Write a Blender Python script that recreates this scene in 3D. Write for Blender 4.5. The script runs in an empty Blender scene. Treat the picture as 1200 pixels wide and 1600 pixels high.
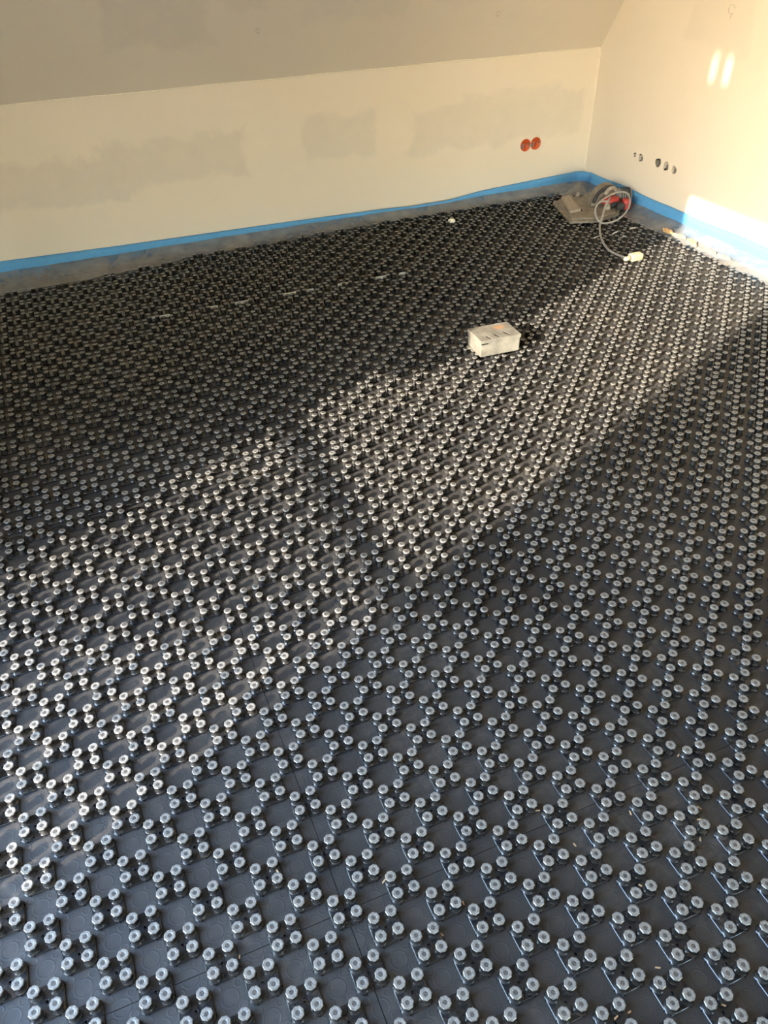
import bpy, bmesh, math, random
from mathutils import Vector, Matrix, noise as mnoise
random.seed(7)
sc = bpy.context.scene
COL = sc.collection

# ------------------------------------------------------------------ camera
F_PX = 1206.571
CAM_H = 1.52238
RIGHT = Vector((0.9219712702, -0.3868304383, -0.0181984544))
DOWN = Vector((-0.2538106677, -0.5681033371, -0.7828401712))
FWD = Vector((0.2924878068, 0.7263751114, -0.6219566524))
cam_d = bpy.data.cameras.new('camera')
cam_d.sensor_fit = 'VERTICAL'
cam_d.sensor_height = 36.0
cam_d.lens = 36.0 * F_PX / 1600.0
cam_d.clip_start = 0.02
cam = bpy.data.objects.new('camera', cam_d)
COL.objects.link(cam)
u, v, w = RIGHT, -DOWN, -FWD
cam.matrix_world = Matrix(((u.x, v.x, w.x, 0), (u.y, v.y, w.y, 0), (u.z, v.z, w.z, CAM_H), (0, 0, 0, 1)))
sc.camera = cam

# ------------------------------------------------------------------ light
SUN_SLOPE = 0.455            # y per x of the sun's travel
SUN_EL = math.radians(22)
world = bpy.data.worlds.new('world')
sc.world = world
world.use_nodes = True
wn = world.node_tree.nodes
wl = world.node_tree.links
wn.clear()
w_out = wn.new('ShaderNodeOutputWorld')
w_bg = wn.new('ShaderNodeBackground')
w_sky = wn.new('ShaderNodeTexSky')
w_sky.sky_type = 'NISHITA'
w_sky.sun_disc = False
w_sky.sun_elevation = SUN_EL
w_sky.sun_rotation = math.atan2(-1.0, -SUN_SLOPE)
w_sky.air_density = 1.2
w_sky.dust_density = 0.25
wl.new(w_sky.outputs[0], w_bg.inputs[0])
wl.new(w_bg.outputs[0], w_out.inputs[0])
w_bg.inputs[1].default_value = 3.1

sun_d = bpy.data.lights.new('sun', 'SUN')
sun_d.energy = 11.5
sun_d.angle = math.radians(0.6)
sun_d.color = (1.0, 0.87, 0.69)
sun = bpy.data.objects.new('sun', sun_d)
COL.objects.link(sun)
sdir = Vector((1, SUN_SLOPE, 0)).normalized() * math.cos(SUN_EL) + Vector((0, 0, -math.sin(SUN_EL)))
sun.rotation_euler = sdir.to_track_quat('-Z', 'Y').to_euler()
sun.location = (-3, 0, 4)


def portal(loc, rot, sx, sy):
    d = bpy.data.lights.new('window_portal', 'AREA')
    d.shape = 'RECTANGLE'
    d.size, d.size_y = sx, sy
    d.cycles.is_portal = True
    o = bpy.data.objects.new('window_portal', d)
    o.location = loc
    o.rotation_euler = rot
    COL.objects.link(o)


vs = sc.view_settings
vs.view_transform = 'Standard'
vs.look = 'None'
vs.gamma = 1.0
vs.use_curve_mapping = False
vs.exposure = 0.75

# ------------------------------------------------------------------ materials
class NT:
    def __init__(self, name):
        self.m = bpy.data.materials.new(name)
        self.m.use_nodes = True
        self.n = self.m.node_tree.nodes
        self.l = self.m.node_tree.links
        self.b = self.n['Principled BSDF']
        self.out = self.n['Material Output']

    def set(self, sock, val):
        if hasattr(val, 'is_output') or isinstance(val, bpy.types.NodeSocket):
            self.l.new(val, sock)
        else:
            sock.default_value = val

    def math(self, op, a, b=0.0, c=None, clamp=False):
        n = self.n.new('ShaderNodeMath')
        n.operation = op
        n.use_clamp = clamp
        self.set(n.inputs[0], a)
        self.set(n.inputs[1], b)
        if c is not None:
            self.set(n.inputs[2], c)
        return n.outputs[0]

    def coord(self, kind='Object'):
        return self.n.new('ShaderNodeTexCoord').outputs[kind]

    def wpos(self):
        return self.n.new('ShaderNodeNewGeometry').outputs['Position']

    def xyz(self, vec):
        n = self.n.new('ShaderNodeSeparateXYZ')
        self.l.new(vec, n.inputs[0])
        return n.outputs

    def noise(self, vec, scale, detail=4, rough=.55, dist=0.0):
        n = self.n.new('ShaderNodeTexNoise')
        self.l.new(vec, n.inputs['Vector'])
        n.inputs['Scale'].default_value = scale
        n.inputs['Detail'].default_value = detail
        n.inputs['Roughness'].default_value = rough
        n.inputs['Distortion'].default_value = dist
        return n.outputs['Fac']

    def ramp(self, fac, p0, p1, c0=(0, 0, 0, 1), c1=(1, 1, 1, 1), ease=False):
        n = self.n.new('ShaderNodeValToRGB')
        self.l.new(fac, n.inputs[0])
        e = n.color_ramp.elements
        e[0].position, e[1].position = p0, p1
        e[0].color, e[1].color = c0, c1
        if ease:
            n.color_ramp.interpolation = 'EASE'
        return n.outputs[0]

    def mix(self, fac, a, b):
        n = self.n.new('ShaderNodeMix')
        n.data_type = 'RGBA'
        self.set(n.inputs[0], fac)
        self.set(n.inputs[6], a)
        self.set(n.inputs[7], b)
        return n.outputs[2]

    def bump(self, height, strength, dist):
        n = self.n.new('ShaderNodeBump')
        self.l.new(height, n.inputs['Height'])
        n.inputs['Strength'].default_value = strength
        n.inputs['Distance'].default_value = dist
        self.l.new(n.outputs[0], self.b.inputs['Normal'])

    def color(self, c):
        self.set(self.b.inputs['Base Color'], c)

    def rough(self, r):
        self.set(self.b.inputs['Roughness'], r)


def rgb(r, g, b):
    return (r, g, b, 1)


def simple(name, col, rough=.6, nscale=40, var=.15, metallic=0.0, bump=0.0):
    t = NT(name)
    f = t.noise(t.coord(), nscale)
    d = rgb(*[c * (1 - var) for c in col])
    h = rgb(*[min(1, c * (1 + var)) for c in col])
    t.color(t.mix(t.ramp(f, .3, .7), d, h))
    t.rough(rough)
    t.b.inputs['Metallic'].default_value = metallic
    if bump:
        t.bump(f, bump, .002)
    return t.m


def plaster(name, base, dark, boxes, axes=(0, 2), bumps=.12):
    """plaster with skimmed patches: boxes (u0,u1,v0,v1,strength) in world metres"""
    t = NT(name)
    P = t.wpos()
    x = t.xyz(P)
    U, V = x[axes[0]], x[axes[1]]
    wob = t.math('MULTIPLY', t.math('SUBTRACT', t.noise(P, 5.0, 5, .6), .5), .22)
    mask = None
    for (u0, u1, v0, v1, s) in boxes:
        du = t.math('SUBTRACT', t.math('ABSOLUTE', t.math('SUBTRACT', U, (u0 + u1) / 2)), (u1 - u0) / 2)
        dv = t.math('SUBTRACT', t.math('ABSOLUTE', t.math('SUBTRACT', V, (v0 + v1) / 2)), (v1 - v0) / 2)
        d = t.math('ADD', t.math('MAXIMUM', du, dv), wob)
        k = t.math('MULTIPLY', t.math('MULTIPLY_ADD', d, -28.0, .5, True), s)
        mask = k if mask is None else t.math('MAXIMUM', mask, k)
    big = t.ramp(t.noise(P, 2.2, 4, .6), .35, .7)
    fine = t.noise(P, 160, 3)
    c = t.mix(t.math('MULTIPLY', big, .35), rgb(*base), rgb(*[b * .93 for b in base]))
    if mask is not None:
        streak = t.math('MULTIPLY_ADD', t.noise(P, 9, 5, .65), .8, .15)
        c = t.mix(t.math('MULTIPLY', mask, streak, None, True), c, rgb(*dark))
    t.color(c)
    t.rough(.85)
    t.bump(t.math('ADD', t.math('MULTIPLY', fine, .3), t.noise(P, 14, 4)), bumps, .004)
    return t.m


WALLC = (.765, .705, .625)
M = {}
M['wall_back'] = plaster('plaster_knee_wall', WALLC, (.60, .565, .52), [
    (-.5, .35, .33, .54, .9), (.25, 1.02, .36, .58, .9), (1.38, 1.78, .37, .6, .8),
    (2.02, 3.18, .34, .57, .75), (2.35, 3.0, .42, .62, .6)])
M['wall_right'] = plaster('plaster_gable_right', WALLC, (.62, .58, .52), [(3.3, 3.75, .9, 1.7, .5), (1.2, 2.4, .5, .9, .5)], (1, 2))
M['wall_plain'] = plaster('plaster_plain', WALLC, (.6, .56, .5), [])
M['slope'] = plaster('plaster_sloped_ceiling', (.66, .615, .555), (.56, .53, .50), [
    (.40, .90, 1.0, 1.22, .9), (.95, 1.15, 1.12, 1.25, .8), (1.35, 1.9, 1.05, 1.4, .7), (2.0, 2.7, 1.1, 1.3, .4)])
M['screed'] = simple('screed', (.32, .31, .29), .9, 30)
M['joint'] = simple('joint_filler', (.78, .73, .64), .85, 60, .08)


def black_plastic(name, top=False, rings=False):
    t = NT(name)
    P = t.wpos()
    O = t.xyz(t.coord())
    nz = t.xyz(t.n.new('ShaderNodeNewGeometry').outputs['Normal'])[2]
    up = t.ramp(nz, .3, .85)
    dust_big = t.ramp(t.noise(P, 2.6, 5, .65), .42, .78)
    dust_fine = t.ramp(t.noise(P, 900, 2, .7), .5, .66)
    dust_mid = t.ramp(t.noise(P, 45, 5, .65), .45, .75)
    dust = t.math('MULTIPLY', dust_big, t.math('MULTIPLY_ADD', dust_mid, .7, t.math('MULTIPLY', dust_fine, .4)))
    base = rgb(.028, .0275, .027) if top else rgb(.012, .013, .0155)
    if top:
        # scuffed stud crowns: pale scratches gathered on the rim
        crown = t.math('MULTIPLY', t.ramp(O[2], .0185, .0200), up)
        at = t.n.new('ShaderNodeAttribute')
        at.attribute_name = 'rim'
        rim = t.math('MULTIPLY_ADD', t.ramp(at.outputs['Fac'], .15, .6), .72, .28)
        scuff = t.math('MULTIPLY_ADD', t.ramp(t.noise(P, 420, 4, .75), .36, .66), .75, .25)
        k = t.math('MULTIPLY', t.math('MULTIPLY', crown, rim), scuff, None, True)
        c = t.mix(k, base, rgb(.37, .36, .345))
        c = t.mix(t.math('MULTIPLY', dust, .42), c, rgb(.34, .29, .22))
        t.rough(t.math('MULTIPLY_ADD', k, .3, .24))
    elif rings:
        c = t.mix(t.math('MULTIPLY_ADD', dust, .5, .05, True), base, rgb(.30, .265, .215))
        t.rough(t.math('MULTIPLY_ADD', t.noise(P, 25, 4), .25, t.math('MULTIPLY_ADD', dust, .2, .46)))
    else:
        c = t.mix(t.math('MULTIPLY', t.math('MULTIPLY', dust, up), .4), base, rgb(.30, .265, .215))
        t.rough(.24)
    t.color(c)
    t.b.inputs['Specular IOR Level'].default_value = .62 if rings else .6
    h = t.math('MULTIPLY', t.noise(P, 60, 3), .5)
    if rings:
        # faint moulded rings pressed into every flat field
        fx = t.math('ABSOLUTE', t.math('SUBTRACT', t.math('FRACT', t.math('MULTIPLY_ADD', O[0], 1 / .06, 100.5)), .5))
        fy = t.math('ABSOLUTE', t.math('SUBTRACT', t.math('FRACT', t.math('MULTIPLY_ADD', O[1], 1 / .06, 100.5)), .5))

        def ring(cx, cy, r, wd):
            dx = t.math('SUBTRACT', fx, cx)
            dy = t.math('SUBTRACT', fy, cy)
            d = t.math('SQRT', t.math('ADD', t.math('MULTIPLY', dx, dx), t.math('MULTIPLY', dy, dy)))
            return t.math('SUBTRACT', 1.0, t.math('MULTIPLY', t.math('ABSOLUTE', t.math('SUBTRACT', d, r)), 1 / wd), None, True)
        rg = t.math('MAXIMUM', ring(0, 0, .26, .035), ring(.33, .33, .12, .035))
        h = t.math('MULTIPLY_ADD', rg, .7, h)
    t.bump(h, .3, .0012)
    return t.m


M['sheet'] = black_plastic('black_film_sheet', rings=True)
M['platform'] = black_plastic('black_film_platform')
M['stud'] = black_plastic('black_stud', top=True)
M['eps'] = simple('white_polystyrene', (.85, .86, .86), .7, 200, .05)
M['blue'] = simple('blue_foam', (.10, .35, .70), .75, 90, .06, bump=.15)
M['orange'] = simple('orange_box_plastic', (.66, .125, .035), .45, 80, .12)
M['hole'] = simple('shade_dark_cavity', (.05, .045, .04), .9, 60, .3)  # dark colour paints in the shade of the recesses
M['conduit'] = simple('grey_conduit', (.16, .15, .135), .6, 60, .1)
M['cable_grey'] = simple('grey_cable', (.30, .29, .28), .5, 80, .12)
M['saw_metal'] = simple('dusty_saw_metal', (.23, .205, .175), .6, 35, .3, .25, .3)
M['saw_red'] = simple('red_saw_plastic', (.42, .04, .035), .45, 50, .25)
M['saw_black'] = simple('black_saw_rubber', (.03, .03, .035), .55, 60, .3)
M['saw_pale'] = simple('pale_dusty_casting', (.32, .285, .24), .7, 60, .25)
M['plug'] = simple('cream_plug', (.45, .39, .24), .5, 60, .06)
M['slotdark'] = simple('dark_slot', (.012, .011, .010), .8, 60, .1)
M['wood'] = simple('wood_chip', (.62, .43, .24), .8, 120, .25)
M['rockwool'] = simple('torn_tan_board', (.62, .38, .18), .9, 60, .3, bump=.6)
M['whitechip'] = simple('white_plaster_crumb', (.82, .78, .68), .9, 90, .12)
M['fleck'] = simple('white_scrap', (.8, .8, .78), .6, 90, .1)
M['frame'] = simple('white_window_frame', (.78, .78, .76), .4, 40, .04)
M['rail'] = simple('grey_railing', (.22, .22, .23), .5, 40, .1)
M['blocker'] = simple('light_blocker', (.70, .66, .58), .9, 20, .08)  # for the added light-blocking walls outside
M['graphite'] = simple('pencil_mark', (.30, .28, .25), .8, 90, .15)


def film_mat():
    t = NT('clear_polythene_skirt')
    P = t.wpos()
    tr = t.n.new('ShaderNodeBsdfTransparent')
    tr.inputs[0].default_value = (.92, .94, .95, 1)
    mx = t.n.new('ShaderNodeMixShader')
    t.set(mx.inputs[0], t.math('MULTIPLY_ADD', t.ramp(t.noise(P, 4, 3, .5), .35, .7), .16, .55))
    t.l.new(tr.outputs[0], mx.inputs[1])
    t.l.new(t.b.outputs[0], mx.inputs[2])
    t.l.new(mx.outputs[0], t.out.inputs[0])
    t.color(t.mix(t.ramp(t.noise(P, 14, 4), .35, .7), rgb(.24, .24, .24), rgb(.37, .36, .345)))
    t.rough(.25)
    t.bump(t.noise(P, 8, 3, .5, 1.0), .25, .02)
    return t.m


M['film'] = film_mat()


def box_mat():
    t = NT('dusty_galvanised_box')
    P = t.coord()
    n1 = t.ramp(t.noise(P, 18, 5, .6), .35, .7)
    n2 = t.ramp(t.noise(P, 300, 3, .7), .4, .7)
    c = t.mix(n1, rgb(.12, .113, .096), rgb(.25, .235, .20))
    c = t.mix(t.math('MULTIPLY', n2, .4), c, rgb(.11, .10, .085))
    x = t.xyz(P)
    dx = t.math('MULTIPLY', t.math('SUBTRACT', x[0], .035), 1 / .055)
    dy = t.math('MULTIPLY', t.math('SUBTRACT', x[1], .028), 1 / .03)
    r = t.math('SQRT', t.math('ADD', t.math('MULTIPLY', dx, dx), t.math('MULTIPLY', dy, dy)))
    up = t.ramp(x[2], .066, .07)
    st = t.math('MULTIPLY', t.ramp(t.math('ADD', r, t.math('MULTIPLY', t.noise(P, 60, 4), .7)), .6, 1.6, rgb(1, 1, 1), rgb(0, 0, 0)), up)
    c = t.mix(t.math('MULTIPLY', st, .7), c, rgb(.36, .17, .065))
    t.color(c)
    t.rough(.55)
    t.bump(t.noise(P, 150, 4), .25, .002)
    return t.m


M['box'] = box_mat()


# ------------------------------------------------------------------ helpers
def link(name, me, mat=None, parent=None, loc=None):
    o = bpy.data.objects.new(name, me)
    COL.objects.link(o)
    if me is not None and mat is not None and not me.materials:
        me.materials.append(mat)
    if parent is not None:
        o.parent = parent
    if loc is not None:
        o.location = loc
    return o


def mesh_of(name, bm, smooth=False):
    me = bpy.data.meshes.new(name)
    bmesh.ops.recalc_face_normals(bm, faces=bm.faces)
    bm.to_mesh(me)
    bm.free()
    if smooth:
        for p in me.polygons:
            p.use_smooth = True
    return me


def obj(name, bm, mat, parent=None, smooth=False, loc=None):
    return link(name, mesh_of(name, bm, smooth), mat, parent, loc)


def tag(o, label=None, cat=None, group=None, kind=None):
    if label:
        o['label'] = label
    if cat:
        o['category'] = cat
    if group:
        o['group'] = group
    if kind:
        o['kind'] = kind
    return o


def empty(name, loc, label, cat, group=None):
    o = bpy.data.objects.new(name, None)
    o.empty_display_size = .05
    COL.objects.link(o)
    o.location = loc
    return tag(o, label, cat, group)


def add_box(bm, c, s, rz=0.0, mat=None):
    mtx = Matrix.Translation(c) @ (mat if mat else Matrix.Rotation(rz, 4, 'Z')) @ Matrix.Diagonal((s[0], s[1], s[2], 1))
    return bmesh.ops.create_cube(bm, size=1.0, matrix=mtx)['verts']


def add_prism(bm, pts, z0, z1, inset=0.0):
    lo = [bm.verts.new((p[0], p[1], z0)) for p in pts]
    cx = sum(p[0] for p in pts) / len(pts)
    cy = sum(p[1] for p in pts) / len(pts)
    hi = [bm.verts.new((p[0] + (cx - p[0]) * inset, p[1] + (cy - p[1]) * inset, z1)) for p in pts]
    n = len(pts)
    bm.faces.new(lo[::-1])
    bm.faces.new(hi)
    for i in range(n):
        bm.faces.new((lo[i], lo[(i + 1) % n], hi[(i + 1) % n], hi[i]))


def add_cyl(bm, a, b, r0, r1=None, seg=16, caps=True):
    a, b = Vector(a), Vector(b)
    r1 = r0 if r1 is None else r1
    q = (b - a).to_track_quat('Z', 'Y')
    va, vb = [], []
    for i in range(seg):
        t = 2 * math.pi * i / seg
        d = Vector((math.cos(t), math.sin(t), 0))
        va.append(bm.verts.new(a + q @ (d * r0)))
        vb.append(bm.verts.new(b + q @ (d * r1)))
    for i in range(seg):
        j = (i + 1) % seg
        bm.faces.new((va[i], va[j], vb[j], vb[i]))
    if caps:
        bm.faces.new(va[::-1])
        bm.faces.new(vb)


def catmull(pts, n=8, closed=False):
    P = [Vector(p) for p in pts]
    out = []
    m = len(P)
    for i in range(m - 1):
        p0, p1, p2, p3 = P[max(i - 1, 0)], P[i], P[i + 1], P[min(i + 2, m - 1)]
        for k in range(n):
            t = k / n
            out.append(.5 * ((2 * p1) + (-p0 + p2) * t + (2 * p0 - 5 * p1 + 4 * p2 - p3) * t * t + (-p0 + 3 * p1 - 3 * p2 + p3) * t ** 3))
    out.append(P[-1])
    return out


def add_tube(bm, pts, r, seg=8):
    rings = []
    n = len(pts)
    for i, p in enumerate(pts):
        d = (pts[min(i + 1, n - 1)] - pts[max(i - 1, 0)]).normalized()
        a = d.cross(Vector((0, 0, 1)))
        if a.length < 1e-3:
            a = d.cross(Vector((1, 0, 0)))
        a.normalize()
        b = d.cross(a)
        rings.append([bm.verts.new(p + (a * math.cos(2 * math.pi * k / seg) + b * math.sin(2 * math.pi * k / seg)) * r) for k in range(seg)])
    for i in range(n - 1):
        for k in range(seg):
            j = (k + 1) % seg
            bm.faces.new((rings[i][k], rings[i][j], rings[i + 1][j], rings[i + 1][k]))
    bm.faces.new(rings[0][::-1])
    bm.faces.new(rings[-1])


def bevel(bm, w, seg=2, ang=.6):
    ed = [e for e in bm.edges if len(e.link_faces) == 2 and e.calc_face_angle(0) > ang]
    bmesh.ops.bevel(bm, geom=ed, offset=w, segments=seg, affect='EDGES', profile=.6)


def pix(px, py):
    return (RIGHT * (px - 600) + DOWN * (py - 800) + FWD * F_PX)


def on_z(px, py, z):
    d = pix(px, py)
    t = (z - CAM_H) / d.z
    return Vector((d.x * t, d.y * t, z))


def lerp_tab(tab, x):
    if x <= tab[0][0]:
        return tab[0][1]
    for (a, fa), (b, fb) in zip(tab, tab[1:]):
        if x <= b:
            return fa + (fb - fa) * (x - a) / (b - a)
    return tab[-1][1]


# ------------------------------------------------------------------ room shell
XR = 3.274
XL = -1.0
YB = -2.5
ZC = 2.95
ZK = .7986
WM = .02127
FLOOR_Z = -.03


def yback(x):
    return 4.42172 + WM * (x - 1.5)


def carve(o, cutters):
    """cut round or ragged sockets into a wall with boolean solids, then bake the mesh"""
    bm = bmesh.new()
    for c in cutters:
        c(bm)
    cm = bpy.data.meshes.new('cutter')
    bmesh.ops.recalc_face_normals(bm, faces=bm.faces)
    bm.to_mesh(cm)
    bm.free()
    co = bpy.data.objects.new('cutter', cm)
    COL.objects.link(co)
    md = o.modifiers.new('cut', 'BOOLEAN')
    md.operation = 'DIFFERENCE'
    md.solver = 'EXACT'
    md.object = co
    bpy.context.view_layer.update()
    dg = bpy.context.evaluated_depsgraph_get()
    me = bpy.data.meshes.new_from_object(o.evaluated_get(dg))
    o.modifiers.remove(md)
    o.data = me
    bpy.data.objects.remove(co)


bm = bmesh.new()
add_box(bm, ((XL + XR) / 2, (YB + 4.6) / 2, FLOOR_Z - .1), (XR - XL + .6, 4.6 - YB + .6, .2))
tag(obj('floor', bm, M['screed']), kind='structure')

# knee wall (back)
bm = bmesh.new()
pts = [(XL - .2, yback(XL - .2)), (XR + .2, yback(XR + .2)), (XR + .2, yback(XR) + .25), (XL - .2, yback(XL) + .25)]
add_prism(bm, pts, FLOOR_Z, ZK)
wall_back = tag(obj('wall_back', bm, M['wall_back']), kind='structure')
SOCK = [(2.798, .304), (2.872, .306)]


def cut_y(x, z, r, depth, seg=24):
    return lambda b: add_cyl(b, (x, yback(x) - .02, z), (x, yback(x) + depth, z), r, r, seg)


carve(wall_back, [cut_y(SOCK[0][0], SOCK[0][1], .0352, .055), cut_y(SOCK[1][0], SOCK[1][1], .0352, .055),
                  cut_y(-.285, .305, .016, .05, 12)])

# right gable wall
bm = bmesh.new()
add_box(bm, (XR + .1, (YB + 4.7) / 2, (FLOOR_Z + ZC) / 2), (.2, 4.7 - YB, ZC - FLOOR_Z))
wall_right = tag(obj('wall_right', bm, M['wall_right']), kind='structure')
HOLES = [(3.985, .297, .013), (3.928, .291, .023), (3.772, .300, .026), (3.700, .297, .026), (3.632, .294, .024)]


def cut_x(y, z, r, k):
    def f(b):
        rnd = random.Random(k)
        n = 12
        ring = []
        for i in range(n):
            t = 2 * math.pi * i / n
            q = r * rnd.uniform(.82, 1.12)
            ring.append((y + q * math.cos(t) * .92, z + q * math.sin(t)))
        va = [b.verts.new((XR - .02, p[0], p[1])) for p in ring]
        vb = [b.verts.new((XR + .06, p[0], p[1])) for p in ring]
        b.faces.new(va)
        b.faces.new(vb[::-1])
        for i in range(n):
            j = (i + 1) % n
            b.faces.new((va[i], vb[i], vb[j], va[j]))
    return f


carve(wall_right, [cut_x(y, z, r, k) for k, (y, z, r) in enumerate(HOLES)])

# sloped ceiling and flat ceiling
y1 = 4.42172 - (ZC - ZK) * .64
bm = bmesh.new()
xa, xb = XL - .2, XR + .001
vv = [(xa, yback(xa), ZK), (xb, yback(xb), ZK), (xb, y1 + WM * (xb - 1.5), ZC), (xa, y1 + WM * (xa - 1.5), ZC)]
off = Vector((0, .842, .539)) * .2
lo = [bm.verts.new(q) for q in vv]
hi = [bm.verts.new(Vector(q) + off) for q in vv]
bm.faces.new(lo)
bm.faces.new(hi[::-1])
for i in range(4):
    bm.faces.new((lo[i], hi[i], hi[(i + 1) % 4], lo[(i + 1) % 4]))
tag(obj('ceiling', bm, M['slope']), kind='structure')
bm = bmesh.new()
add_box(bm, ((XL + XR) / 2, (YB - .2 + y1 + .1) / 2, ZC + .1), (XR - XL + .6, y1 + .3 - YB, .2))
tag(obj('ceiling', bm, M['wall_plain']), kind='structure')
# filler bead along the joints
bm = bmesh.new()
pth = [Vector((x, yback(x) - .0015, ZK + .0015 * math.sin(x * 9))) for x in [XL + .02 + i * (XR - XL - .03) / 40 for i in range(41)]]
add_tube(bm, pth, .004, 6)
tag(obj('trim_1', bm, M['joint']), kind='structure')
bm = bmesh.new()
add_tube(bm, [Vector((XR - .001, yback(XR) - .001, z)) for z in (.0, .3, .6, ZK)], .004, 6)
tag(obj('trim_2', bm, M['joint']), kind='structure')

# left wall with the balcony door opening the sun comes through, and two added slits high up that throw a glint
D0, D1, DT = -.75, 1.69, 2.17
bm = bmesh.new()


def lw(y0, y1_, z0, z1):
    add_box(bm, (XL - .1, (y0 + y1_) / 2, (z0 + z1) / 2), (.2, y1_ - y0, z1 - z0))


lw(YB - .2, D0, FLOOR_Z, ZC)
lw(D1, 4.7, FLOOR_Z, ZC)
lw(1.51, D1, 1.02, DT)  # step added to narrow the upper part of the sun band
VZ0, VZ1 = 2.655, 2.775
lw(D0, 1.3, DT, ZC)
lw(1.3, D1, DT, 2.5)


def thin(y0, y1_, z0, z1):
    add_box(bm, (XL - .006, (y0 + y1_) / 2, (z0 + z1) / 2), (.012, y1_ - y0, z1 - z0))


thin(1.3, D1, 2.5, VZ0)
thin(1.3, D1, VZ1, ZC)
thin(1.3, 1.437, VZ0, VZ1)
thin(1.455, 1.537, VZ0, VZ1)
thin(1.553, D1, VZ0, VZ1)
tag(obj('wall_left', bm, M['wall_plain']), kind='structure')
portal((XL - .21, (D0 + D1) / 2, DT / 2), (0, math.radians(-90), 0), DT, D1 - D0)

# wall behind the camera with an unseen window added to light the back wall
W0, W1, WZ0, WZ1 = 1.6, 3.0, .05, 1.05
bm = bmesh.new()


def fw(x0, x1, z0, z1):
    add_box(bm, ((x0 + x1) / 2, YB - .1, (z0 + z1) / 2), (x1 - x0, .2, z1 - z0))


fw(XL - .2, W0, FLOOR_Z, ZC)
fw(W1, XR + .2, FLOOR_Z, ZC)
fw(W0, W1, FLOOR_Z, WZ0)
fw(W0, W1, WZ1, ZC)
tag(obj('wall_front', bm, M['wall_plain']), kind='structure')
portal(((W0 + W1) / 2, YB - .21, (WZ0 + WZ1) / 2), (math.radians(90), 0, 0), W1 - W0, WZ1 - WZ0)

# outside: unseen block added to keep the sun off the window behind the camera
bm = bmesh.new()
add_box(bm, (-5.5, -6.6, 2.0), (6.0, 1.0, 10.0))
tag(obj('wall_sun_blocker', bm, M['blocker']), kind='structure')
# outside: privacy wall of the balcony and its barred railing
bm = bmesh.new()
add_box(bm, (-2.62, -1.3, 1.0), (.12, 2.4, 5.0))
tag(obj('wall_sky_blocker', bm, M['blocker']), kind='structure')
bm = bmesh.new()
RX, RT = -1.8, 1.09
y = -.6
while y < 2.2:
    add_box(bm, (RX, y, RT / 2), (.012, .026, RT))
    y += .105
add_box(bm, (RX, .8, RT - .01), (.04, 3.0, .03))
add_box(bm, (RX, .8, .05), (.04, 3.0, .03))
tag(obj('trim_3', bm, M['rail']), kind='structure')

# ------------------------------------------------------------------ studded panels
C = .06
OX, OY = 7.8452 * C, 10.1795 * C      # lattice origin (a cluster centre)
H_PL = .0042
YLIM = [(-1.2, 4.165), (-.05, 4.167), (.27, 4.2), (.51, 4.24), (.63, 4.27), (1.0, 4.287), (1.88, 4.335), (3.2, 4.35)]
XLIM = 3.135
XMIN = -.96


def stud_bm(bm, cx, cy, cz, hi=True):
    """rings of (radius, height, lobed, crown weight); the weight marks the worn rim of the crown"""
    if hi:
        seg = 16
        prof = [(.0118, 0, 0, 0), (.0092, .0022, 0, 0), (.0086, .0135, 0, 0), (.0108, .0158, 1, 0), (.0113, .0188, 1, 1), (.0098, .0204, 1, 1), (.0058, .0204, 0, 1), (.0034, .0197, 0, 0)]
    else:
        seg = 8
        prof = [(.0110, 0, 0, 0), (.0088, .0135, 0, 0), (.0112, .0162, 0, 0), (.0112, .0188, 0, 1), (.0096, .0204, 0, 1), (.0050, .0203, 0, 0)]
    lay = bm.verts.layers.float.get('rim') or bm.verts.layers.float.new('rim')
    rings = []
    for (r, z, lobe, wt) in prof:
        ring = []
        for k in range(seg):
            q = r * (1.03 if (k % 2 == 0) else .95) if lobe else r
            t = 2 * math.pi * (k + .5) / seg
            vtx = bm.verts.new((cx + q * math.cos(t), cy + q * math.sin(t), cz + z))
            vtx[lay] = wt
            ring.append(vtx)
        rings.append(ring)
    for a, b in zip(rings, rings[1:]):
        for k in range(seg):
            j = (k + 1) % seg
            bm.faces.new((a[k], a[j], b[j], b[k]))
    bm.faces.new(rings[-1])


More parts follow.
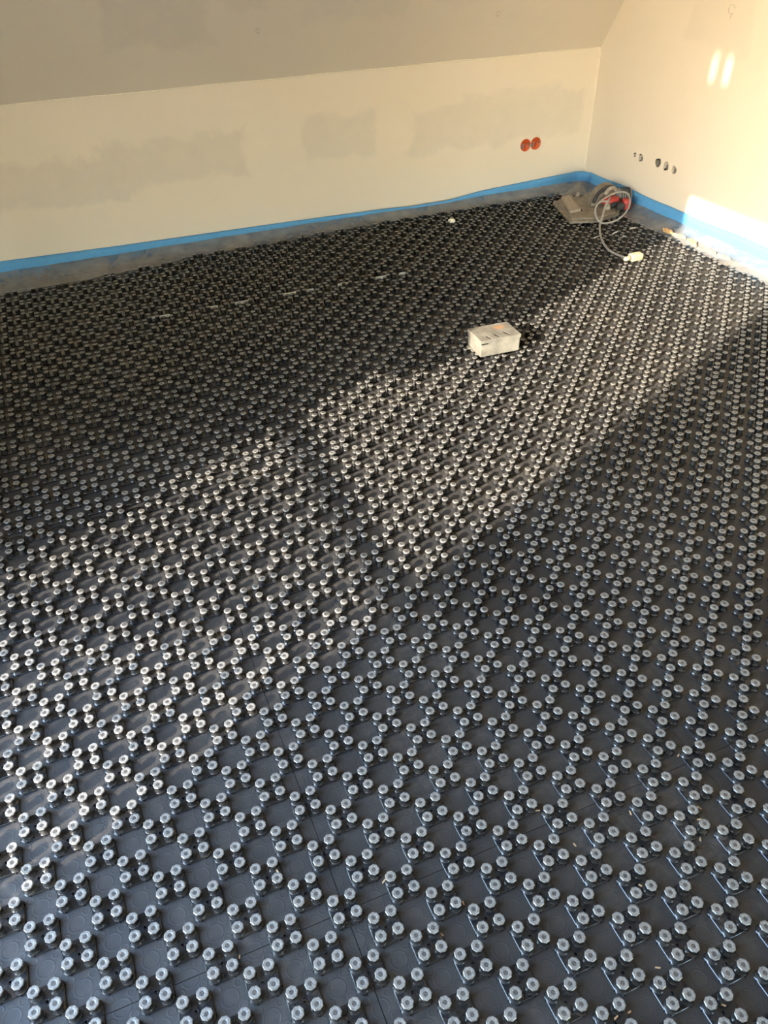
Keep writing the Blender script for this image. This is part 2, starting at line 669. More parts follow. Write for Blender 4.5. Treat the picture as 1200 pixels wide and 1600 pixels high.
def platform_bm(bm, cx, cy, clip=(0, 0), hi=True):
    s, ch = .0298, .0062
    out0 = [(s, -s + ch), (s, s - ch), (s - ch, s), (-s + ch, s), (-s, s - ch), (-s, -s + ch), (-s + ch, -s), (s - ch, -s)]
    tmp = bmesh.new()
    k = .0288 / .0298
    r0 = [tmp.verts.new((x * .955, y * .955, 0)) for x, y in out0]
    r1 = [tmp.verts.new((x, y, H_PL - .0009)) for x, y in out0]
    r2 = [tmp.verts.new((x * k, y * k, H_PL)) for x, y in out0]
    angs = [math.atan2(y, x) for x, y in out0]
    rr = [r0, r1, r2]
    if hi:
        rr.append([tmp.verts.new((.0046 * math.cos(a), .0046 * math.sin(a), H_PL)) for a in angs])
        rr.append([tmp.verts.new((.0043 * math.cos(a), .0043 * math.sin(a), H_PL + .0012)) for a in angs])
        rr.append([tmp.verts.new((.0030 * math.cos(a), .0030 * math.sin(a), H_PL + .0010)) for a in angs])
        rr.append([tmp.verts.new((.0028 * math.cos(a), .0028 * math.sin(a), .0003)) for a in angs])
    for a, b in zip(rr, rr[1:]):
        for i in range(8):
            j = (i + 1) % 8
            tmp.faces.new((a[i], a[j], b[j], b[i]))
    tmp.faces.new(rr[-1])
    if hi:
        for sx, sy in ((.030, .0175), (.030, -.0175), (-.030, .0175), (-.030, -.0175), (.0175, .030), (-.0175, .030), (.0175, -.030), (-.0175, -.030)):
            add_prism(tmp, [(sx + .0016 * math.cos(q * math.pi / 2), sy + .0016 * math.sin(q * math.pi / 2)) for q in range(4)], 0, H_PL + .0004, .5)
    for ax in (0, 1):
        if clip[ax]:
            no = Vector((0, 0, 0))
            no[ax] = -clip[ax]
            co = Vector((0, 0, 0))
            co[ax] = clip[ax] * .0006
            bmesh.ops.bisect_plane(tmp, geom=tmp.verts[:] + tmp.edges[:] + tmp.faces[:], plane_co=co, plane_no=no, clear_outer=True)
    vm = {}
    for vtx in tmp.verts:
        vm[vtx] = bm.verts.new((vtx.co.x + cx, vtx.co.y + cy, vtx.co.z))
    for f in tmp.faces:
        try:
            bm.faces.new([vm[q] for q in f.verts])
        except ValueError:
            pass
    tmp.free()


b0 = bmesh.new()
stud_bm(b0, 0, 0, 0)
STUD_ME = mesh_of('stud', b0, True)
for pf in STUD_ME.polygons:
    if pf.normal.z > .9 or pf.center.z > .015:
        pf.use_smooth = False
STUD_ME.materials.append(M['stud'])
PLAT_ME = {}
for cxk in (-1, 0, 1):
    for cyk in (-1, 0, 1):
        b0 = bmesh.new()
        platform_bm(b0, 0, 0, (cxk, cyk))
        PLAT_ME[(cxk, cyk)] = mesh_of('platform', b0)
        PLAT_ME[(cxk, cyk)].materials.append(M['platform'])


def project(p):
    q = Vector(p) - Vector((0, 0, CAM_H))
    d = q.dot(FWD)
    if d <= .05:
        return None
    return (600 + F_PX * q.dot(RIGHT) / d, 800 + F_PX * q.dot(DOWN) / d, d)


COLS = [-33, -19, -5, 9, 23, 37, 51]
ROWS = [-23, 1, 25, 49, 73]
PLABEL = {
    (0, 0): 'black studded heating panel strip by the balcony door, out past the near left corner',
    (0, 1): 'narrow black studded heating panel along the left wall, beside the sunlit dust',
    (0, 2): 'narrow black studded heating panel along the left wall in the shade',
    (0, 3): 'narrow black studded heating panel cut to fit the far left corner of the floor',
    (1, 0): 'black studded heating panel filling the bottom left corner of the picture',
    (1, 1): 'black studded heating panel at the left edge with dusty sunlit studs',
    (1, 2): 'dark black studded heating panel at the left edge beyond the sunlit dust',
    (1, 3): 'black studded heating panel cut short against the blue strip at far left',
    (2, 0): 'black studded heating panel at the bottom centre of the picture, nearest the camera',
    (2, 1): 'black studded heating panel in the middle of the floor where the sunbeam begins',
    (2, 2): 'black studded heating panel just left of the metal box, half in sun',
    (2, 3): 'black studded heating panel beyond the white seam line, centre of the back wall',
    (3, 0): 'black studded heating panel in the bottom right corner of the picture, in shade',
    (3, 1): 'shaded black studded heating panel at the right below the sunbeam edge',
    (3, 2): 'black studded heating panel that carries the dusty metal box',
    (3, 3): 'black studded heating panel with the plaster crumb, under the orange socket boxes',
    (4, 0): 'black studded heating panel right of the picture, out of the sunbeam, nearest row',
    (4, 1): 'black studded heating panel at the right edge, shaded, second row from the camera',
    (4, 2): 'black studded heating panel in full sun in front of the cream plug',
    (4, 3): 'black studded heating panel under the grey foot plate of the saw',
    (5, 0): 'narrow black studded heating panel along the right wall, nearest the camera',
    (5, 1): 'narrow black studded heating panel along the right wall, second from the camera',
    (5, 2): 'narrow sunlit black studded heating panel along the right wall by the tan scraps',
    (5, 3): 'narrow black studded heating panel in the far right corner behind the saw cable',
}
n_parts = 0
for ci in range(len(COLS) - 1):
    for ri in range(len(ROWS) - 1):
        i0, i1 = COLS[ci], COLS[ci + 1]
        j0, j1 = ROWS[ri], ROWS[ri + 1]
        x0, x1_ = OX + i0 * C, OX + i1 * C
        ya, yb_ = OY + j0 * C, OY + j1 * C
        x0c, x1c = max(x0, XMIN), min(x1_, XLIM)
        if x1c - x0c < .05:
            continue
        g = .0007
        # anchor the panel on a lattice point so that shared textures line up
        bi, bj = max(i0, -24), j0
        base = Vector((OX + (bi + 4) * C, OY + (bj + 4) * C, FLOOR_Z))
        pan = empty('stud_panel', base, PLABEL[(ci, ri)], 'floor panel', 'black studded heating panels')
        # sheet
        bm = bmesh.new()
        ends = []
        xs = [x0c + g] + [t for t, _ in YLIM if x0c + .02 < t < x1c - .02] + [x1c - g]
        top = [(x, min(yb_ - g, lerp_tab(YLIM, x))) for x in xs]
        pts = [(x1c - g, ya + g), (x0c + g, ya + g)]
        poly = [(p[0] - base.x, p[1] - base.y) for p in ([(x0c + g, ya + g), (x1c - g, ya + g)] + top[::-1])]
        add_prism(bm, poly, 0.0, -FLOOR_Z)
        obj('film_sheet', bm, M['sheet'], pan)
        studs, plats = [], []
        for i in range(i0, i1 + 1):
            for j in range(j0, j1 + 1):
                if (i + j) % 2:
                    continue
                px, py = OX + i * C, OY + j * C
                clip = (1 if i == i0 else (-1 if i == i1 else 0), 1 if j == j0 else (-1 if j == j1 else 0))
                if px - .029 > x0c - .031 and px + .029 < XLIM + .002 and py + .029 < lerp_tab(YLIM, px) + .002 and px > XMIN + .03:
                    plats.append((px, py, clip))
                for sx in (-1, 1):
                    for sy in (-1, 1):
                        if (clip[0] and sx != clip[0]) or (clip[1] and sy != clip[1]):
                            continue
                        qx, qy = px + sx * .29 * C, py + sy * .29 * C
                        if qx < XMIN + .01 or qx > XLIM - .012 or qy > lerp_tab(YLIM, qx) - .012:
                            continue
                        studs.append((qx, qy))

        def size_of(p, z, real):
            s = project((p[0], p[1], z))
            if s is None or not (-15 < s[0] < 1215 and -15 < s[1] < 1615):
                return 0
            return real * F_PX / s[2]
        ranked = sorted(((size_of(p, .024, .0226), p) for p in studs), reverse=True)
        own = [p for s, p in ranked if s >= 10][:300]
        rest = [p for s, p in ranked if s < 10] + [p for s, p in ranked if s >= 10][300:]
        for (qx, qy) in own:
            o = link('stud', STUD_ME, None, pan, (qx - base.x, qy - base.y, H_PL - FLOOR_Z))
            o.rotation_euler.z = random.choice((0, .39, .785, 1.2))
            n_parts += 1
        if rest:
            bm = bmesh.new()
            for (qx, qy) in rest:
                stud_bm(bm, qx, qy, 0, False)
            me = mesh_of('stud', bm, True)
            o = link('stud', me, M['stud'], pan, (-base.x, -base.y, H_PL - FLOOR_Z))
            tag(o, kind='stuff')
        far = []
        for (px, py, clip) in plats:
            s = project((px, py, 0))
            vis = 0
            if s and -40 < s[0] < 1240 and -40 < s[1] < 1640:
                vis = .06 * F_PX / s[2] * (CAM_H / math.hypot(math.hypot(px, py), CAM_H))
            if vis >= 10:
                link('stud_platform', PLAT_ME[clip], None, pan, (px - base.x, py - base.y, -FLOOR_Z))
                n_parts += 1
            else:
                far.append((px, py, clip))
        if far:
            bm = bmesh.new()
            for (px, py, clip) in far:
                platform_bm(bm, px - base.x, py - base.y, clip, False)
            o = obj('stud_platform', bm, M['platform'], pan, loc=(0, 0, -FLOOR_Z))
            tag(o, kind='stuff')
        # the white foam core showing in the seam of the far row
        if ri == 3 and ci in (2, 3):
            ex0, ex1 = (.27, 1.0) if ci == 2 else (1.03, 1.62)
            rnd = random.Random(ci)
            x = ex0
            bm = bmesh.new()
            while x < ex1:
                L = rnd.uniform(.035, .10)
                add_box(bm, (x + L / 2 - base.x, ya + .003 - base.y, -FLOOR_Z + .006), (L, .007, .012))
                x += L + rnd.uniform(.05, .2)
            o = obj('foam_edge', bm, M['eps'], pan)
            o['label'] = 'white foam core showing along the seam'
        # film edge lifting off along the seam near the left wall
        if (ci, ri) == (1, 1):
            for fi in (-14, -12, -10, -8):
                fx0 = OX + fi * C - base.x
                fy0 = yb_ - base.y
                bm = bmesh.new()
                rows_f = []
                for q in range(7):
                    xx = fx0 - .026 + .052 * q / 6
                    lift = .009 * math.sin(math.pi * (q + .5) / 7) * (1.15 - .04 * (fi + 14)) + .001
                    rows_f.append([bm.verts.new((xx, fy0 - .026, .0006)), bm.verts.new((xx, fy0 - .010, .0006 + lift * .35)), bm.verts.new((xx, fy0 + .004, .0006 + lift)),
                                   bm.verts.new((xx, fy0 + .004, lift - .0004)), bm.verts.new((xx, fy0 - .010, lift * .35 - .0004)), bm.verts.new((xx, fy0 - .026, -.0004))])
                for ra, rb in zip(rows_f, rows_f[1:]):
                    for q in range(6):
                        bm.faces.new((ra[q], ra[(q + 1) % 6], rb[(q + 1) % 6], rb[q]))
                bm.faces.new(rows_f[0])
                bm.faces.new(rows_f[-1][::-1])
                obj('lifted_flap', bm, M['platform'], pan, True, (0, 0, -FLOOR_Z))
print('panel parts', n_parts)

# ------------------------------------------------------------------ blue edge strip with its polythene skirt
TOPB = [(-1.0, .10), (-.33, .098), (.31, .083), (1.03, .073), (1.42, .066), (1.83, .060), (2.0, .052), (2.26, .053), (2.49, .074), (2.72, .083), (3.1, .097), (3.25, .1)]
LEANB = [(-1, .004), (1.4, .006), (2.0, .02), (2.26, .022), (2.5, .008), (3.2, .004)]
path = []
x = XL + .01
while x < XR - .08:
    path.append((Vector((x, yback(x) - .001, 0)), Vector((0, -1, 0)), lerp_tab(TOPB, x), lerp_tab(LEANB, x)))
    x += .04
RC = .075
cc = Vector((XR - .001 - RC, yback(XR) - .001 - RC, 0))
for k in range(9):
    a = math.pi / 2 * (1 - k / 8)
    d = Vector((math.cos(a), math.sin(a), 0))
    path.append((cc + d * RC, -d, .1, .004))
NSPLIT = len(path)
y = yback(XR) - RC - .0008
while y > -1.0:
    zt = .104 + .003 * math.sin(y * 5) + .002 * math.sin(y * 13)
    path.append((Vector((XR - .001, y, 0)), Vector((-1, 0, 0)), zt, .004 + .004 * math.sin(y * 7) ** 2))
    y -= .04
for part_path, org, lab in ((path[:NSPLIT], Vector((1.2, yback(1.2) - .02, FLOOR_Z)), 'long blue foam edge strip along the foot of the back wall, wavy top'),
                            (path[NSPLIT:], Vector((XR - .02, 2.0, FLOOR_Z)), 'blue foam edge strip along the foot of the right wall, sunlit at one end')):
    strip = empty('edge_insulation_strip', org, lab, 'insulation strip', 'blue edge strips')
    SB = org
    bm = bmesh.new()
    rows = []
    for (p, nrm, zt, ln) in part_path:
        sec = []
        for (dz, t) in ((FLOOR_Z + .001, .0), (.3 * zt, .25 * ln), (.7 * zt, .7 * ln), (zt, ln)):
            sec.append(p + nrm * t + Vector((0, 0, dz)))
        back = [q for q in sec]
        front = [q + nrm * .008 for q in sec]
        loop = back + front[::-1]
        rows.append([bm.verts.new(q - SB) for q in loop])
    for a, b in zip(rows, rows[1:]):
        n = len(a)
        for i in range(n):
            j = (i + 1) % n
            bm.faces.new((a[i], a[j], b[j], b[i]))
    bm.faces.new(rows[0][::-1])
    bm.faces.new(rows[-1])
    obj('foam_band', bm, M['blue'], strip, True)
    # skirt: a wrinkled film from the foot of the band out over the panel edge
    bm = bmesh.new()
    rows = []
    NV = 9
    for (p, nrm, zt, ln) in part_path:
        if nrm.y < -.99:
            reach = p.y - lerp_tab(YLIM, p.x) + .004
            if p.x > 2.9:
                reach *= 1 - .5 * (p.x - 2.9) / .35
        elif nrm.x < -.99:
            reach = p.x - XLIM + .012 + .02 * math.sin(p.y * 9)
        else:
            reach = .09
        row = []
        for k in range(NV):
            t = k / (NV - 1)
            q = p + nrm * (.009 + ln * .3 + (reach - .009) * t)
            zz = .034 * (1 - t) ** 1.4 + .010
            wv = mnoise.noise(Vector((q.x * 7, q.y * 7, 3.1))) * .012 + mnoise.noise(Vector((q.x * 21, q.y * 21, 8.1))) * .006
            q.z = max(.0055, zz + wv * (.25 + 1.2 * t * (1 - t) * 2))
            row.append(bm.verts.new(q - SB))
        rows.append(row)
    for a, b in zip(rows, rows[1:]):
        for k in range(NV - 1):
            bm.faces.new((a[k], a[k + 1], b[k + 1], b[k]))
    o = obj('plastic_skirt', bm, M['film'], strip, True)
    o['label'] = 'wrinkled clear plastic skirt at the foot of the strip'
    if part_path[0][1].y < -.9:
        back_strip, SBB = strip, SB
strip, SB = back_strip, SBB
# crumpled film standing up in the corner
bm = bmesh.new()
tip = Vector((3.16, 4.33, .075))
ringp = []
for k in range(14):
    a = 2 * math.pi * k / 14
    ringp.append(Vector((3.13 + .15 * math.cos(a), 4.31 + .085 * math.sin(a), .012 + .01 * random.random())))
mid = [bm.verts.new((q.lerp(tip, .45 + random.uniform(-.15, .15)) + Vector((0, 0, random.uniform(-.012, .008)))) - SB) for q in ringp]
low = [bm.verts.new(q - SB) for q in ringp]
tv = bm.verts.new(tip - SB)
for k in range(14):
    j = (k + 1) % 14
    bm.faces.new((low[k], low[j], mid[j], mid[k]))
    bm.faces.new((mid[k], mid[j], tv))
obj('film_pucker', bm, M['film'], strip)

# ------------------------------------------------------------------ socket boxes and wall holes
for k, (x, z) in enumerate(SOCK):
    yb2 = yback(x)
    e = empty('socket_box', (x, yb2, z), ('left' if k == 0 else 'right') + ' orange round socket box sunk in the back wall', 'socket box', 'orange socket boxes')
    bm = bmesh.new()
    seg = 28
    prof = [(.0365, -.0022), (.0365, .0005), (.0345, .001), (.0335, .048), (.0, .048), ]
    inner = [(.0365, -.0022), (.0325, -.0022), (.0318, .044)]
    rings = []
    for (r, d) in [(.0345, .002), (.0365, .0004), (.0365, -.0022), (.0325, -.0022), (.0316, .044)]:
        rings.append([bm.verts.new((r * math.cos(2 * math.pi * q / seg), d, r * math.sin(2 * math.pi * q / seg))) for q in range(seg)])
    for a, b in zip(rings, rings[1:]):
        for q in range(seg):
            j = (q + 1) % seg
            bm.faces.new((a[q], a[j], b[j], b[q]))
    bm.faces.new(rings[-1])
    obj('cup', bm, M['orange'], e, True)
    bm = bmesh.new()
    add_tube(bm, catmull([(-.016, .040, -.012), (-.018, .02, -.016), (-.012, .006, -.006), (-.014, .001, .008)], 6), .0045, 8)
    add_tube(bm, catmull([(-.010, .040, -.016), (-.006, .018, -.02), (-.016, .008, -.018)], 6), .0045, 8)
    obj('cable_end', bm, M['cable_grey'], e, True)
    for s in (-1, 1):
        bm = bmesh.new()
        add_cyl(bm, (s * .027, -.003, .003), (s * .027, .02, .003), .0035, .0035, 10)
        obj('clamp_screw', bm, M['saw_metal'], e)
bm = bmesh.new()
xm = (SOCK[0][0] + SOCK[1][0]) / 2
add_box(bm, (0, 0, 0), (.012, .005, .016))
bevel(bm, .001, 1)
o = obj('box_connector', bm, M['saw_pale'], loc=(xm, yback(xm) - .002, .300))
tag(o, 'pale bridge piece between the two orange socket boxes', 'connector')

for k, (y, z, r) in enumerate(HOLES):
    lab = ['small dark drill hole furthest left of the five wall holes', 'ragged grey hole beside the smallest drill hole',
           'round hole with grey conduit, middle of the five wall holes', 'ragged dark hole second from right in the row',
           'ragged grey hole at the right end of the row'][k]
    e = empty('wall_cavity', (XR, y, z), lab, 'wall hole', 'holes drilled in the right wall')
    bm = bmesh.new()
    add_cyl(bm, (.050, 0, 0), (.058, 0, 0), r * .95, r * .95, 14)
    obj('back_plate', bm, M['hole'], e)
    bm = bmesh.new()
    add_cyl(bm, (.0015, 0, 0), (.050, 0, 0), r * .97, r * .93, 14, False)  # dark lining added to paint shade over the pale hole sides
    obj('shade_lining', bm, M['hole'], e, True)
    bm = bmesh.new()
    if k == 2:
        add_cyl(bm, (-.002, .004, -.002), (.05, 0, -.006), r * .62, r * .62, 14)
        add_cyl(bm, (-.001, -.002, -.018), (.05, 0, -.018), r * .3, r * .3, 10)
    else:
        add_cyl(bm, (.016, .1 * r, -.35 * r), (.05, 0, -.3 * r), r * .55, r * .55, 12)
    obj('conduit', bm, M['conduit'], e)

# ------------------------------------------------------------------ metal junction box
jb = empty('junction_box', (1.56, 2.594, .0246), 'dusty pale metal junction box with slotted lid standing in the sunbeam', 'box')
jb.rotation_euler.z = math.radians(-2.5)
bm = bmesh.new()
add_box(bm, (0, 0, .029), (.178, .124, .058))
bevel(bm, .002, 2)
obj('body', bm, M['box'], jb)
LW, LD = .183, .129
bm = bmesh.new()
add_box(bm, (0, 0, .0665), (LW, LD, .015))
lid = obj('lid', bm, M['box'], jb)


def slot_cut(cx, cy, L, Wd, rz):
    def f(b):
        add_box(b, (cx, cy, .0735), (Wd, L, .006), rz)
    return f


# slots: cut through the lid top
co_list = [(-.048, -.042, .030, .011, .3), (-.008, -.038, .030, .011, .3), (.038, -.034, .034, .012, .35)]
bmc = bmesh.new()
for q in co_list:
    slot_cut(*q)(bmc)
cm = bpy.data.meshes.new('cutter')
bmc.to_mesh(cm)
bmc.free()
co = bpy.data.objects.new('cutter', cm)
COL.objects.link(co)
co.parent = jb
md = lid.modifiers.new('cut', 'BOOLEAN')
md.operation = 'DIFFERENCE'
md.object = co
bpy.context.view_layer.update()
me = bpy.data.meshes.new_from_object(lid.evaluated_get(bpy.context.evaluated_depsgraph_get()))
lid.modifiers.remove(md)
lid.data = me
bpy.data.objects.remove(co)
for q in co_list:
    bm = bmesh.new()
    add_box(bm, (q[0], q[1], .0712), (q[3] * .98, q[2] * .98, .001), q[4])
    obj('slot', bm, M['slotdark'], lid)
bm = bmesh.new()
add_box(bm, (-.074, -.0642, .0585), (.030, .002, .005))
obj('slot', bm, M['slotdark'], lid)
bm = bmesh.new()
add_box(bm, (0, -.0622, .0588), (.178, .0012, .0016))
add_box(bm, (-.0895, 0, .0588), (.0012, .124, .0016))
obj('lid_seam', bm, M['hole'], lid)
bm = bmesh.new()
add_prism(bm, [(-.089, .01), (-.107, .02), (-.105, .045), (-.089, .05)], .003, .0055)
obj('foot_tab', bm, M['box'], jb)

# ------------------------------------------------------------------ circular saw
SAWO = Vector((3.0, 3.95, .0246))
saw = empty('circular_saw', SAWO, 'dusty circular saw with red housing lying in the far corner', 'power tool')


def S(p):
    return Vector(p) - SAWO


plate = [(2.842, 4.147), (2.727, 3.788), (2.894, 3.738), (3.066, 3.785), (3.19, 3.93), (3.158, 4.122), (3.0, 4.20), (2.93, 4.185)]
bm = bmesh.new()
add_prism(bm, [(p[0] - SAWO.x, p[1] - SAWO.y) for p in plate], .0, .011)
bevel(bm, .002, 1)
obj('foot_plate', bm, M['saw_metal'], saw)
bm = bmesh.new()
cxp, cyp = 2.97, 3.96
add_prism(bm, [(cxp + (p[0] - cxp) * .88 - SAWO.x, cyp + (p[1] - cyp) * .88 - SAWO.y) for p in plate], .011, .019, .02)
obj('upper_plate', bm, M['saw_metal'], saw)
bm = bmesh.new()
add_prism(bm, [(2.905 - SAWO.x, 4.155 - SAWO.y), (2.80 - SAWO.x, 3.90 - SAWO.y), (2.878 - SAWO.x, 3.905 - SAWO.y), (2.965 - SAWO.x, 4.16 - SAWO.y)], .019, .033)
bevel(bm, .002, 1)
obj('guide_rail', bm, M['saw_pale'], saw)
bm = bmesh.new()
add_prism(bm, [(2.968 - SAWO.x, 4.165 - SAWO.y), (2.880 - SAWO.x, 3.900 - SAWO.y), (2.890 - SAWO.x, 3.900 - SAWO.y), (2.980 - SAWO.x, 4.165 - SAWO.y)], .019, .0215)
obj('guide_slot', bm, M['slotdark'], saw)
# blade guard: half drum standing on the plate
bm = bmesh.new()
gc = S((3.095, 3.985, .045))
prof = []
n = 18
for k in range(n + 1):
    a = math.radians(-8 + 196 * k / n)
    prof.append((gc.x + .105 * math.cos(a), gc.z + .108 * math.sin(a)))
fr = [bm.verts.new((q[0] + (.0), gc.y - .026, q[1])) for q in prof]
bk = [bm.verts.new((q[0] + .012, gc.y + .030, q[1])) for q in prof]
fi = [bm.verts.new((gc.x + (q[0] - gc.x) * .90, gc.y - .030, gc.z + (q[1] - gc.z) * .9)) for q in prof]
for k in range(n):
    bm.faces.new((fr[k], fr[k + 1], bk[k + 1], bk[k]))
    bm.faces.new((fi[k], fi[k + 1], fr[k + 1], fr[k]))
bm.faces.new(fi[::-1])
bm.faces.new(bk)
bm.faces.new((fr[0], bk[0], bk[-1], fr[-1], fi[-1], fi[0]))
obj('blade_guard', bm, M['saw_metal'], saw)
bm = bmesh.new()
arc = []
for k in range(13):
    a = math.radians(60 + 110 * k / 12)
    arc.append(Vector((gc.x + .098 * math.cos(a), gc.y - .034, gc.z + .1 * math.sin(a))))
add_tube(bm, arc, .010, 8)
obj('guard_rim', bm, M['saw_black'], saw, True)
bm = bmesh.new()
add_tube(bm, catmull([(gc.x - .03, gc.y - .045, gc.z + .062), (gc.x - .012, gc.y - .05, gc.z + .088), (gc.x + .022, gc.y - .05, gc.z + .092), (gc.x + .05, gc.y - .045, gc.z + .066)], 6), .013, 10)
obj('front_grip', bm, M['saw_pale'], saw, True)
bm = bmesh.new()
add_box(bm, (gc.x - .004, gc.y - .075, gc.z + .03), (.085, .075, .048), .3)
bevel(bm, .016, 3)
obj('housing', bm, M['saw_red'], saw, True)
bm = bmesh.new()
add_box(bm, (gc.x - .008, gc.y - .118, gc.z + .022), (.052, .02, .022), .3)
bevel(bm, .005, 2)
obj('trigger', bm, M['saw_black'], saw, True)
bm = bmesh.new()
add_box(bm, (gc.x + .075, gc.y - .125, gc.z + .014), (.046, .05, .062), -.3)
bevel(bm, .014, 3)
obj('rear_cap', bm, M['saw_red'], saw, True)
bm = bmesh.new()
add_box(bm, (gc.x + .035, gc.y - .12, gc.z + .006), (.05, .05, .04), -.2)
bevel(bm, .010, 2)
obj('handle', bm, M['saw_black'], saw, True)
# motor with cooling ribs
bm = bmesh.new()
ma, mb = Vector((gc.x + .06, gc.y - .03, gc.z + .034)), Vector((gc.x + .145, gc.y - .055, gc.z + .034))
add_cyl(bm, ma, mb, .048, .044, 20)
bevel(bm, .004, 2)
mot = obj('motor', bm, M['rail'], saw, True)
for k in range(5):
    bm = bmesh.new()
    t = .25 + .15 * k
    c0 = ma.lerp(mb, t)
    c1 = ma.lerp(mb, t + .05)
    add_cyl(bm, c0, c1, .0505, .0505, 20)
    obj('cooling_rib', bm, M['saw_black'], mot)
bm = bmesh.new()
add_cyl(bm, (gc.x - .05, gc.y - .11, .012), (gc.x - .05, gc.y - .11, .042), .022, .018, 16)
add_cyl(bm, (gc.x - .05, gc.y - .11, .042), (gc.x - .05, gc.y - .11, .05), .011, .011, 10)
obj('depth_knob', bm, M['saw_pale'], saw)
bm = bmesh.new()
for (bx_, by_, r) in ((-.03, .20, .012), (.03, .215, .014), (.07, .19, .010), (-.07, .17, .008)):
    add_cyl(bm, (bx_, by_, .010), (bx_ + .004, by_, .010 + r * 2), r, r * .7, 9)
obj('bolt_row', bm, M['saw_pale'], saw)


def zpt(zx, zy):
    return 860 + zx / 8.0, 265 + zy / 8.0


def loop_pt(zx, zy, h=.05, sl=.62, yy=3.72):
    d = pix(*zpt(zx, zy))
    # plane z = h + (y-yy)*sl
    t = (h - sl * yy - CAM_H) / (d.z - sl * d.y)
    return Vector((d.x * t, d.y * t, CAM_H + d.z * t))


loopz = [(745, 350), (700, 420), (665, 520), (640, 610), (600, 635), (565, 560), (570, 470), (620, 400), (700, 345), (800, 298), (900, 278), (965, 300), (992, 360), (985, 450),
         (930, 550), (840, 625), (740, 662), (650, 668), (590, 630), (555, 540), (575, 450), (640, 400), (740, 400)]
cab = [loop_pt(*q) for q in loopz]
bm = bmesh.new()
add_tube(bm, [q - SAWO for q in catmull(cab, 5)], .0052, 8)
obj('cable_loop', bm, M['cable_grey'], saw, True)
tail = [loop_pt(745, 350), loop_pt(690, 450), loop_pt(655, 560), loop_pt(632, 660)]
tail += [on_z(937, 352, .036), on_z(938, 366, .031), on_z(943, 380, .031), on_z(952, 391, .031), on_z(965, 398, .031), on_z(979, 403, .034)]
bm = bmesh.new()
add_tube(bm, [q - SAWO for q in catmull(tail, 6)], .0056, 8)
obj('cable_tail', bm, M['cable_grey'], saw, True)
pa, pb = on_z(981, 403.5, .042), on_z(1001, 399.5, .042)
dirp = (pb - pa).normalized()
rot = Matrix.Rotation(math.atan2(dirp.y, dirp.x), 4, 'Z')
bm = bmesh.new()
add_box(bm, (pa + pb) / 2 - SAWO + dirp * .008, ((pb - pa).length - .012, .042, .034), mat=rot)
bevel(bm, .007, 3)
pl = obj('plug', bm, M['plug'], saw, True)
bm = bmesh.new()
add_cyl(bm, pa - SAWO - dirp * .022 + Vector((0, 0, -.004)), pa - SAWO + dirp * .012, .008, .014, 12)
obj('strain_relief', bm, M['plug'], pl, True)
for s in (-1, 1):
    bm = bmesh.new()
    nrm = Vector((-dirp.y, dirp.x, 0)) * .0095 * s
    add_cyl(bm, pb - SAWO + nrm, pb - SAWO + nrm + dirp * .02, .0024, .0024, 8)
    obj('pin', bm, M['saw_metal'], pl)


# ------------------------------------------------------------------ scraps and crumbs
def chunk(name, c, s, seed, mat, label, cat, group=None, flat=.6):
    bm = bmesh.new()
    bmesh.ops.create_icosphere(bm, subdivisions=2, radius=1.0)
    for vtx in bm.verts:
        k = 1 + .45 * mnoise.noise(vtx.co * 1.7 + Vector((seed * 3.3, seed, 0)))
        vtx.co = Vector((vtx.co.x * s[0] * k, vtx.co.y * s[1] * k, vtx.co.z * s[2] * k))
    zmin = min(vtx.co.z for vtx in bm.verts)
    for vtx in bm.verts:
        vtx.co.z -= zmin
    o = obj(name, bm, mat, None, loc=c)
    return tag(o, label, cat, group)


def torn(name, c, L, Wd, rz, seed, mat, label, cat, group):
    """a ragged flat strip of torn board, its outline and both faces uneven"""
    rnd = random.Random(seed)
    n = 18
    ca, sa = math.cos(rz), math.sin(rz)
    lo, hi = [], []
    bm = bmesh.new()
    for k in range(n):
        t = 2 * math.pi * k / n
        q = rnd.uniform(.62, 1.15)
        x, y = L * math.cos(t) * q, Wd * math.sin(t) * rnd.uniform(.55, 1.2)
        X, Y = x * ca - y * sa, x * sa + y * ca
        lo.append(bm.verts.new((X, Y, rnd.uniform(0, .002))))
        hi.append(bm.verts.new((X * .9, Y * .9, rnd.uniform(.006, .016))))
    ct = bm.verts.new((0, 0, .014))
    bm.faces.new(lo[::-1])
    for k in range(n):
        j = (k + 1) % n
        bm.faces.new((lo[k], lo[j], hi[j], hi[k]))
        bm.faces.new((hi[k], hi[j], ct))
    o = obj(name, bm, mat, None, loc=c)
    return tag(o, label, cat, group)


SC = [((1047, 361), .045, .02, 'tan torn board scrap nearest the saw, at the foot of the right wall'),
      ((1063, 370), .045, .016, 'pale tan torn board scrap, second from the saw, by the right wall'),
      ((1086, 378), .055, .022, 'orange tan torn board scrap, largest of those by the right wall'),
      ((1110, 392), .05, .013, 'flat tan torn board scrap, fourth from the saw, on the plastic skirt'),
      ((1135, 402), .045, .016, 'tan torn board scrap furthest from the saw by the right wall')]
for k, (q, L, Wd, lab) in enumerate(SC):
    c = on_z(q[0], q[1], .026)
    torn('board_scrap', (min(c.x, 3.14), c.y, .0248), L, Wd, 1.5 + .25 * math.sin(k * 2.1), k + 1, M['rockwool'], lab, 'scrap', 'torn board scraps by the right wall')
c = on_z(706, 347, .03)
chunk('plaster_crumb', (c.x, c.y, .0246), (.02, .016, .014), 9, M['whitechip'], 'cream plaster crumb on the studs near the back wall', 'crumb')
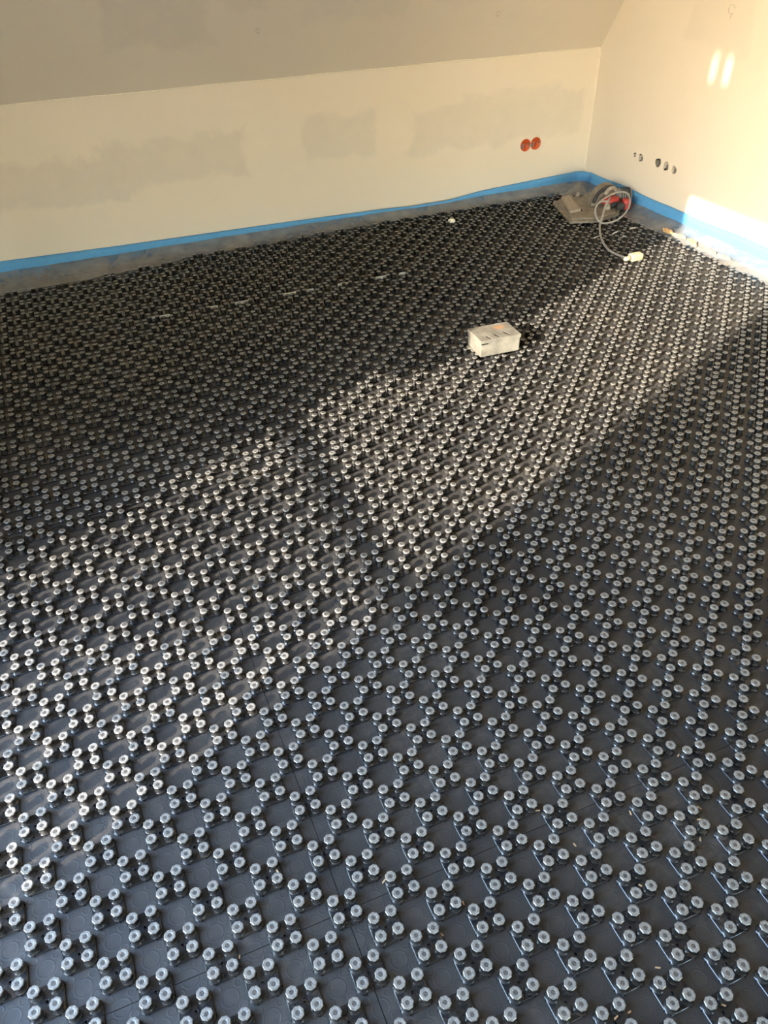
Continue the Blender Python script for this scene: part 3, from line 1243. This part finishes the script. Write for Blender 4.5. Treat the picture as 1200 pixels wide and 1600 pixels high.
# slivers of wood and white scrap lying between the studs
chips = [(840, 1268), (898, 1320), (985, 1270), (1000, 1385), (983, 1477), (1028, 1512), (1093, 1262), (1094, 1311), (962, 1591), (1130, 1572),
         (1092, 1261), (374, 1495), (434, 1363), (690, 1460), (600, 1378), (524, 1400), (724, 1411), (982, 1582), (1060, 1180), (1092, 1282)]
desc = ['near the bottom right', 'between studs', 'in the near panels']
for k, (px_, py_) in enumerate(chips):
    c = on_z(px_, py_, .001)
    ii, jj = round((c.x - OX) / C), round((c.y - OY) / C)
    zc = H_PL + .0002 if (ii + jj) % 2 == 0 else .0003
    bm = bmesh.new()
    L = random.uniform(.0032, .0062)
    add_prism(bm, [(-L, -.0012), (L * .8, -.0017), (L, .0008), (-L * .7, .0016)], 0, .0014, .1)
    o = obj('wood_chip', bm, M['wood'], None, loc=(c.x, c.y, zc))
    o.rotation_euler.z = random.uniform(0, 3.14)
    tag(o, 'tiny pale wood chip lying between the near studs', 'wood chip', 'wood chips between the near studs')
for k, (xa_, ya_, xb_, yb2_) in enumerate([(928, 372, 938, 369), (957, 366, 965, 362), (984, 358, 993, 356), (973, 370, 977, 369), (795, 292, 808, 290), (826, 318, 829, 322)]):
    a, b = on_z(xa_, ya_, .0255), on_z(xb_, yb2_, .0255)
    bm = bmesh.new()
    md_ = (a + b) / 2
    add_tube(bm, [a - md_, Vector((0, .003, .002)), b - md_], .0022, 6)
    o = obj('white_scrap', bm, M['fleck'], None, True, loc=md_)
    tag(o, 'thin white plastic sliver lying on the studs near the saw', 'sliver', 'white slivers near the saw')


# pencil rings marking hidden fixings
def mark(name, c, nrm, r, label):
    nrm = Vector(nrm).normalized()
    q = nrm.to_track_quat('Z', 'Y')
    bm = bmesh.new()
    pts = [q @ Vector((r * math.cos(t) * (1 + .15 * math.sin(3 * t)), r * math.sin(t), 0)) for t in [i * .42 for i in range(14)]]
    pts.append(q @ Vector((r * .2, -r * 1.9, 0)))
    add_tube(bm, pts, .0006, 5)
    o = obj(name, bm, M['graphite'], None, True, loc=Vector(c) + nrm * .0006)
    return tag(o, label, 'pencil mark')


ns = (0, -.842, -.539)
mark('pencil_ring', (1.119, 4.263 - .0, 1.034), ns, .011, 'faint pencil ring on the sloped ceiling left of centre')
mark('pencil_ring', (2.456, 4.295, 1.028), ns, .012, 'faint pencil ring on the sloped ceiling near the right wall')
mark('pencil_ring', (XR, 3.459, 1.07), (-1, 0, 0), .02, 'pencil mark on the right wall above the small patch of light')
